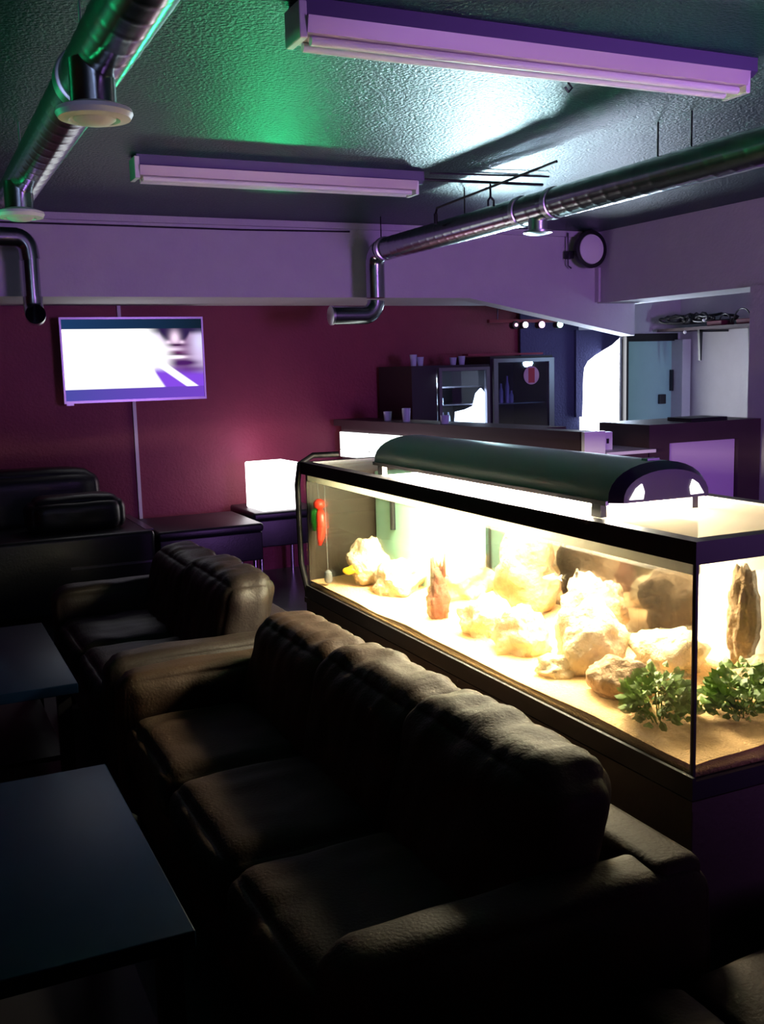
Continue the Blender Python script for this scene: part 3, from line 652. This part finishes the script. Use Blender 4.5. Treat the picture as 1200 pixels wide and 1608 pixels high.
fish((1.72, 2.37, 1.0), .045, 'silverfish', 'small pale fish swimming below the rim right of centre', .9)
fish((1.80, 2.62, .93), .05, 'silverfish', 'small pale fish above the peaked rock', 2.6)
fish((1.66, 3.90, .75), .06, 'yellow', 'yellow fish beside the pale holed rock', 2.4, .55)
fish((2.0, 2.95, 1.03), .04, 'silverfish', 'tiny pale fish near the back glass below the rim', 1.3)
orn = thing('float_ornament', 'red and green float hanging at far end of the aquarium', 'ornament', (1.60, 4.08, .86))
MB().rock((1.605, 4.08, 1.02), .026, (1, 1, .9), 3, 3, 0).done('red_head', 'red', orn, 'all')
MB().tube([(1.60, 4.12, .90), (1.60, 4.115, .94), (1.60, 4.11, .985), (1.60, 4.10, 1.0)], [.012, .022, .022, .01], 16).done('green_bulb', 'green', orn, 'all')
MB().tube([(1.60, 4.075, .84), (1.603, 4.07, .88), (1.605, 4.06, .94), (1.605, 4.065, .975), (1.605, 4.075, 1.0)], [.008, .018, .022, .02, .01], 16).done('red_bulb', 'red', orn, 'all')
MB().tube([(1.605, 4.08, 1.04), (1.60, 4.09, 1.14)], .002, 6).done('string', 'grey', orn)
wt = thing('line_weight', 'grey weight on a thin line near the far end pane', 'weight', (1.60, 3.99, .68))
MB().lathe((1.60, 3.99, .69), [(.012, 0), (.018, .01), (.016, .045), (.006, .055)], 16).done('weight', 'grey', wt, True)
MB().tube([(1.60, 3.99, .745), (1.60, 4.0, 1.14)], .0018, 6).done('line', 'grey', wt)

# ------------------------------------------------------------ sofas
def sofa(name, label, y0, y1, n, m, x0=.60, x1=1.44, backz=.76, seed=0, wr=.012):
    t = thing(name, label, 'sofa', ((x0 + x1) / 2, (y0 + y1) / 2, 0), 'brown leather sofas in a row before the aquarium')
    aw = .17
    MB().box(x0 + .03, x1, y0 + .02, y1 - .02, .07, .30, .02).done('base', m, t, True)
    for y in (y0, y1 - aw): MB().pillow(x0 - .005, x1 - .02, y, y + aw, .07, .58, 24, .012, .006, seed=y).done('armrest', m, t, 'all')
    MB().box(x1 - .16, x1 - .03, y0 + .03, y1 - .03, .25, .60, .03).done('back_frame', m, t, True)
    L_ = (y1 - y0 - 2 * aw) / n
    for i in range(n):
        a = y0 + aw + i * L_
        MB().pillow(x0, x1 - .30, a + .004, a + L_ - .004, .28, .45, 26, .018, .008, seed=seed + i).done('seat_cushion', m, t, 'all')
        MB().pillow(x1 - .45, x1 - .23, a - .03, a + L_ + .03, .38, backz + .02 * math.sin(i * 2.1 + seed), 36, .012, wr, tilt=.24, seed=seed + i * 5, topwr=.010).done('back_cushion', m, t, 'all')
    for x in (x0 + .06, x1 - .06):
        for y in (y0 + .07, y1 - .07): MB().box(x - .02, x + .02, y - .02, y + .02, 0, .07).done('leg', 'black', t)
    return t
sofa('leather_sofa', 'large brown leather sofa nearest, against the aquarium cabinet', 1.47, 3.55, 3, 'leather', seed=1)
sofa('leather_sofa', 'darker brown leather sofa beyond the large one', 3.62, 5.15, 2, 'leather2', backz=.78, seed=9)
bs = thing('leather_bench', 'brown leather bench seat at bottom right corner', 'bench', (1.9, 1.0, 0))
MB().box(1.14, 2.6, .3, 1.43, .06, .28, .02).done('base', 'leather', bs, True)
MB().pillow(1.12, 1.275, .3, 1.44, .26, .42, 20, .008, .004).done('side_cushion', 'leather', bs, 'all')
MB().pillow(1.285, 2.6, .3, 1.44, .26, .42, 26, .012, .006, seed=4).done('seat_cushion', 'leather', bs, 'all')
for x in (1.2, 2.5):
    for y in (.4, 1.3): MB().box(x - .03, x + .03, y - .03, y + .03, 0, .06).done('leg', 'black', bs)
# dark sofa at far left
ds = thing('black_sofa', 'black leather sofa with chrome trim at far left by the back wall', 'sofa', (.6, 7.1, 0))
MB().box(-.6, 1.45, 6.65, 7.6, .08, .58, .03).done('base', 'blackleather', ds, True)
MB().box(.90, 1.455, 6.635, 6.65, .37, .385).done('trim', 'silver', ds)['label'] = 'thin chrome trim line'
MB().box(1.40, 1.452, 6.70, 7.5, .575, .583).done('arm_piping', 'silver', ds)
MB().pillow(.70, 1.30, 6.85, 7.15, .56, .80, 20, .02, .006).done('cushion', 'blackleather', ds, 'all')
MB().pillow(-.6, 1.22, 7.3, 7.6, .5, .95, 24, .02, .006).done('backrest', 'blackleather', ds, 'all')
for x in (-.5, 1.35): MB().box(x - .03, x + .03, 6.75, 6.81, 0, .08).done('leg', 'chrome', ds)
# benches under lamp
def bench(x0, x1, y0, y1, zt, label):
    t = thing('leather_ottoman', label, 'ottoman', ((x0 + x1) / 2, (y0 + y1) / 2, 0), 'black leather ottomans along the maroon wall')
    MB().box(x0, x1, y0, y1, zt - .06, zt, .02).done('seat', 'blackleather', t, True)
    MB().box(x0 + .01, x1 - .01, y0 + .01, y1 - .01, zt - .26, zt - .06, .01).done('box', 'blackleather', t, True)
    for x in (x0 + .06, x1 - .06):
        for y in (y0 + .05, y1 - .06): MB().tube([(x, y, 0), (x, y, zt - .26)], .016, 12).done('leg', 'chrome', t, True)
bench(1.48, 2.22, 6.70, 7.45, .55, 'long black leather ottoman left of the glowing cube')
bench(2.26, 2.80, 7.05, 7.65, .57, 'black leather ottoman carrying the glowing cube lamp')
tag(MB().box(2.335, 2.64, 7.10, 7.43, .571, .92, .012, rot=.06).done('cube_lamp', 'lampwhite'), 'glowing white cube lamp on a black ottoman', 'lamp')
lamp('cube_lamp_light', 'POINT', (2.46, 7.5, .98), (0, 0, 0), 2.2, (1, .45, .8), .12)

# tables
def table(x0, x1, y0, y1, z, label):
    t = thing('coffee_table', label, 'table', ((x0 + x1) / 2, (y0 + y1) / 2, 0), 'low dark tables before the sofas')
    MB().box(x0, x1, y0, y1, z - .04, z, .004).done('tabletop', 'tabletop', t, True)
    for x in (x0 + .05, x1 - .05):
        for y in (y0 + .05, y1 - .05): MB().box(x - .025, x + .025, y - .025, y + .025, 0, z - .04).done('leg', 'black', t)
    MB().box(x0 + .06, x1 - .06, y0 + .06, y1 - .06, .14, .16).done('shelf', 'black', t)
table(-.18, .465, 1.97, 3.0, .45, 'low dark coffee table nearest, at bottom left')
table(-.15, .52, 3.87, 4.95, .45, 'low dark coffee table farther back at the left edge')

for o in bpy.data.objects:
    if '_o' in o: del o['_o']
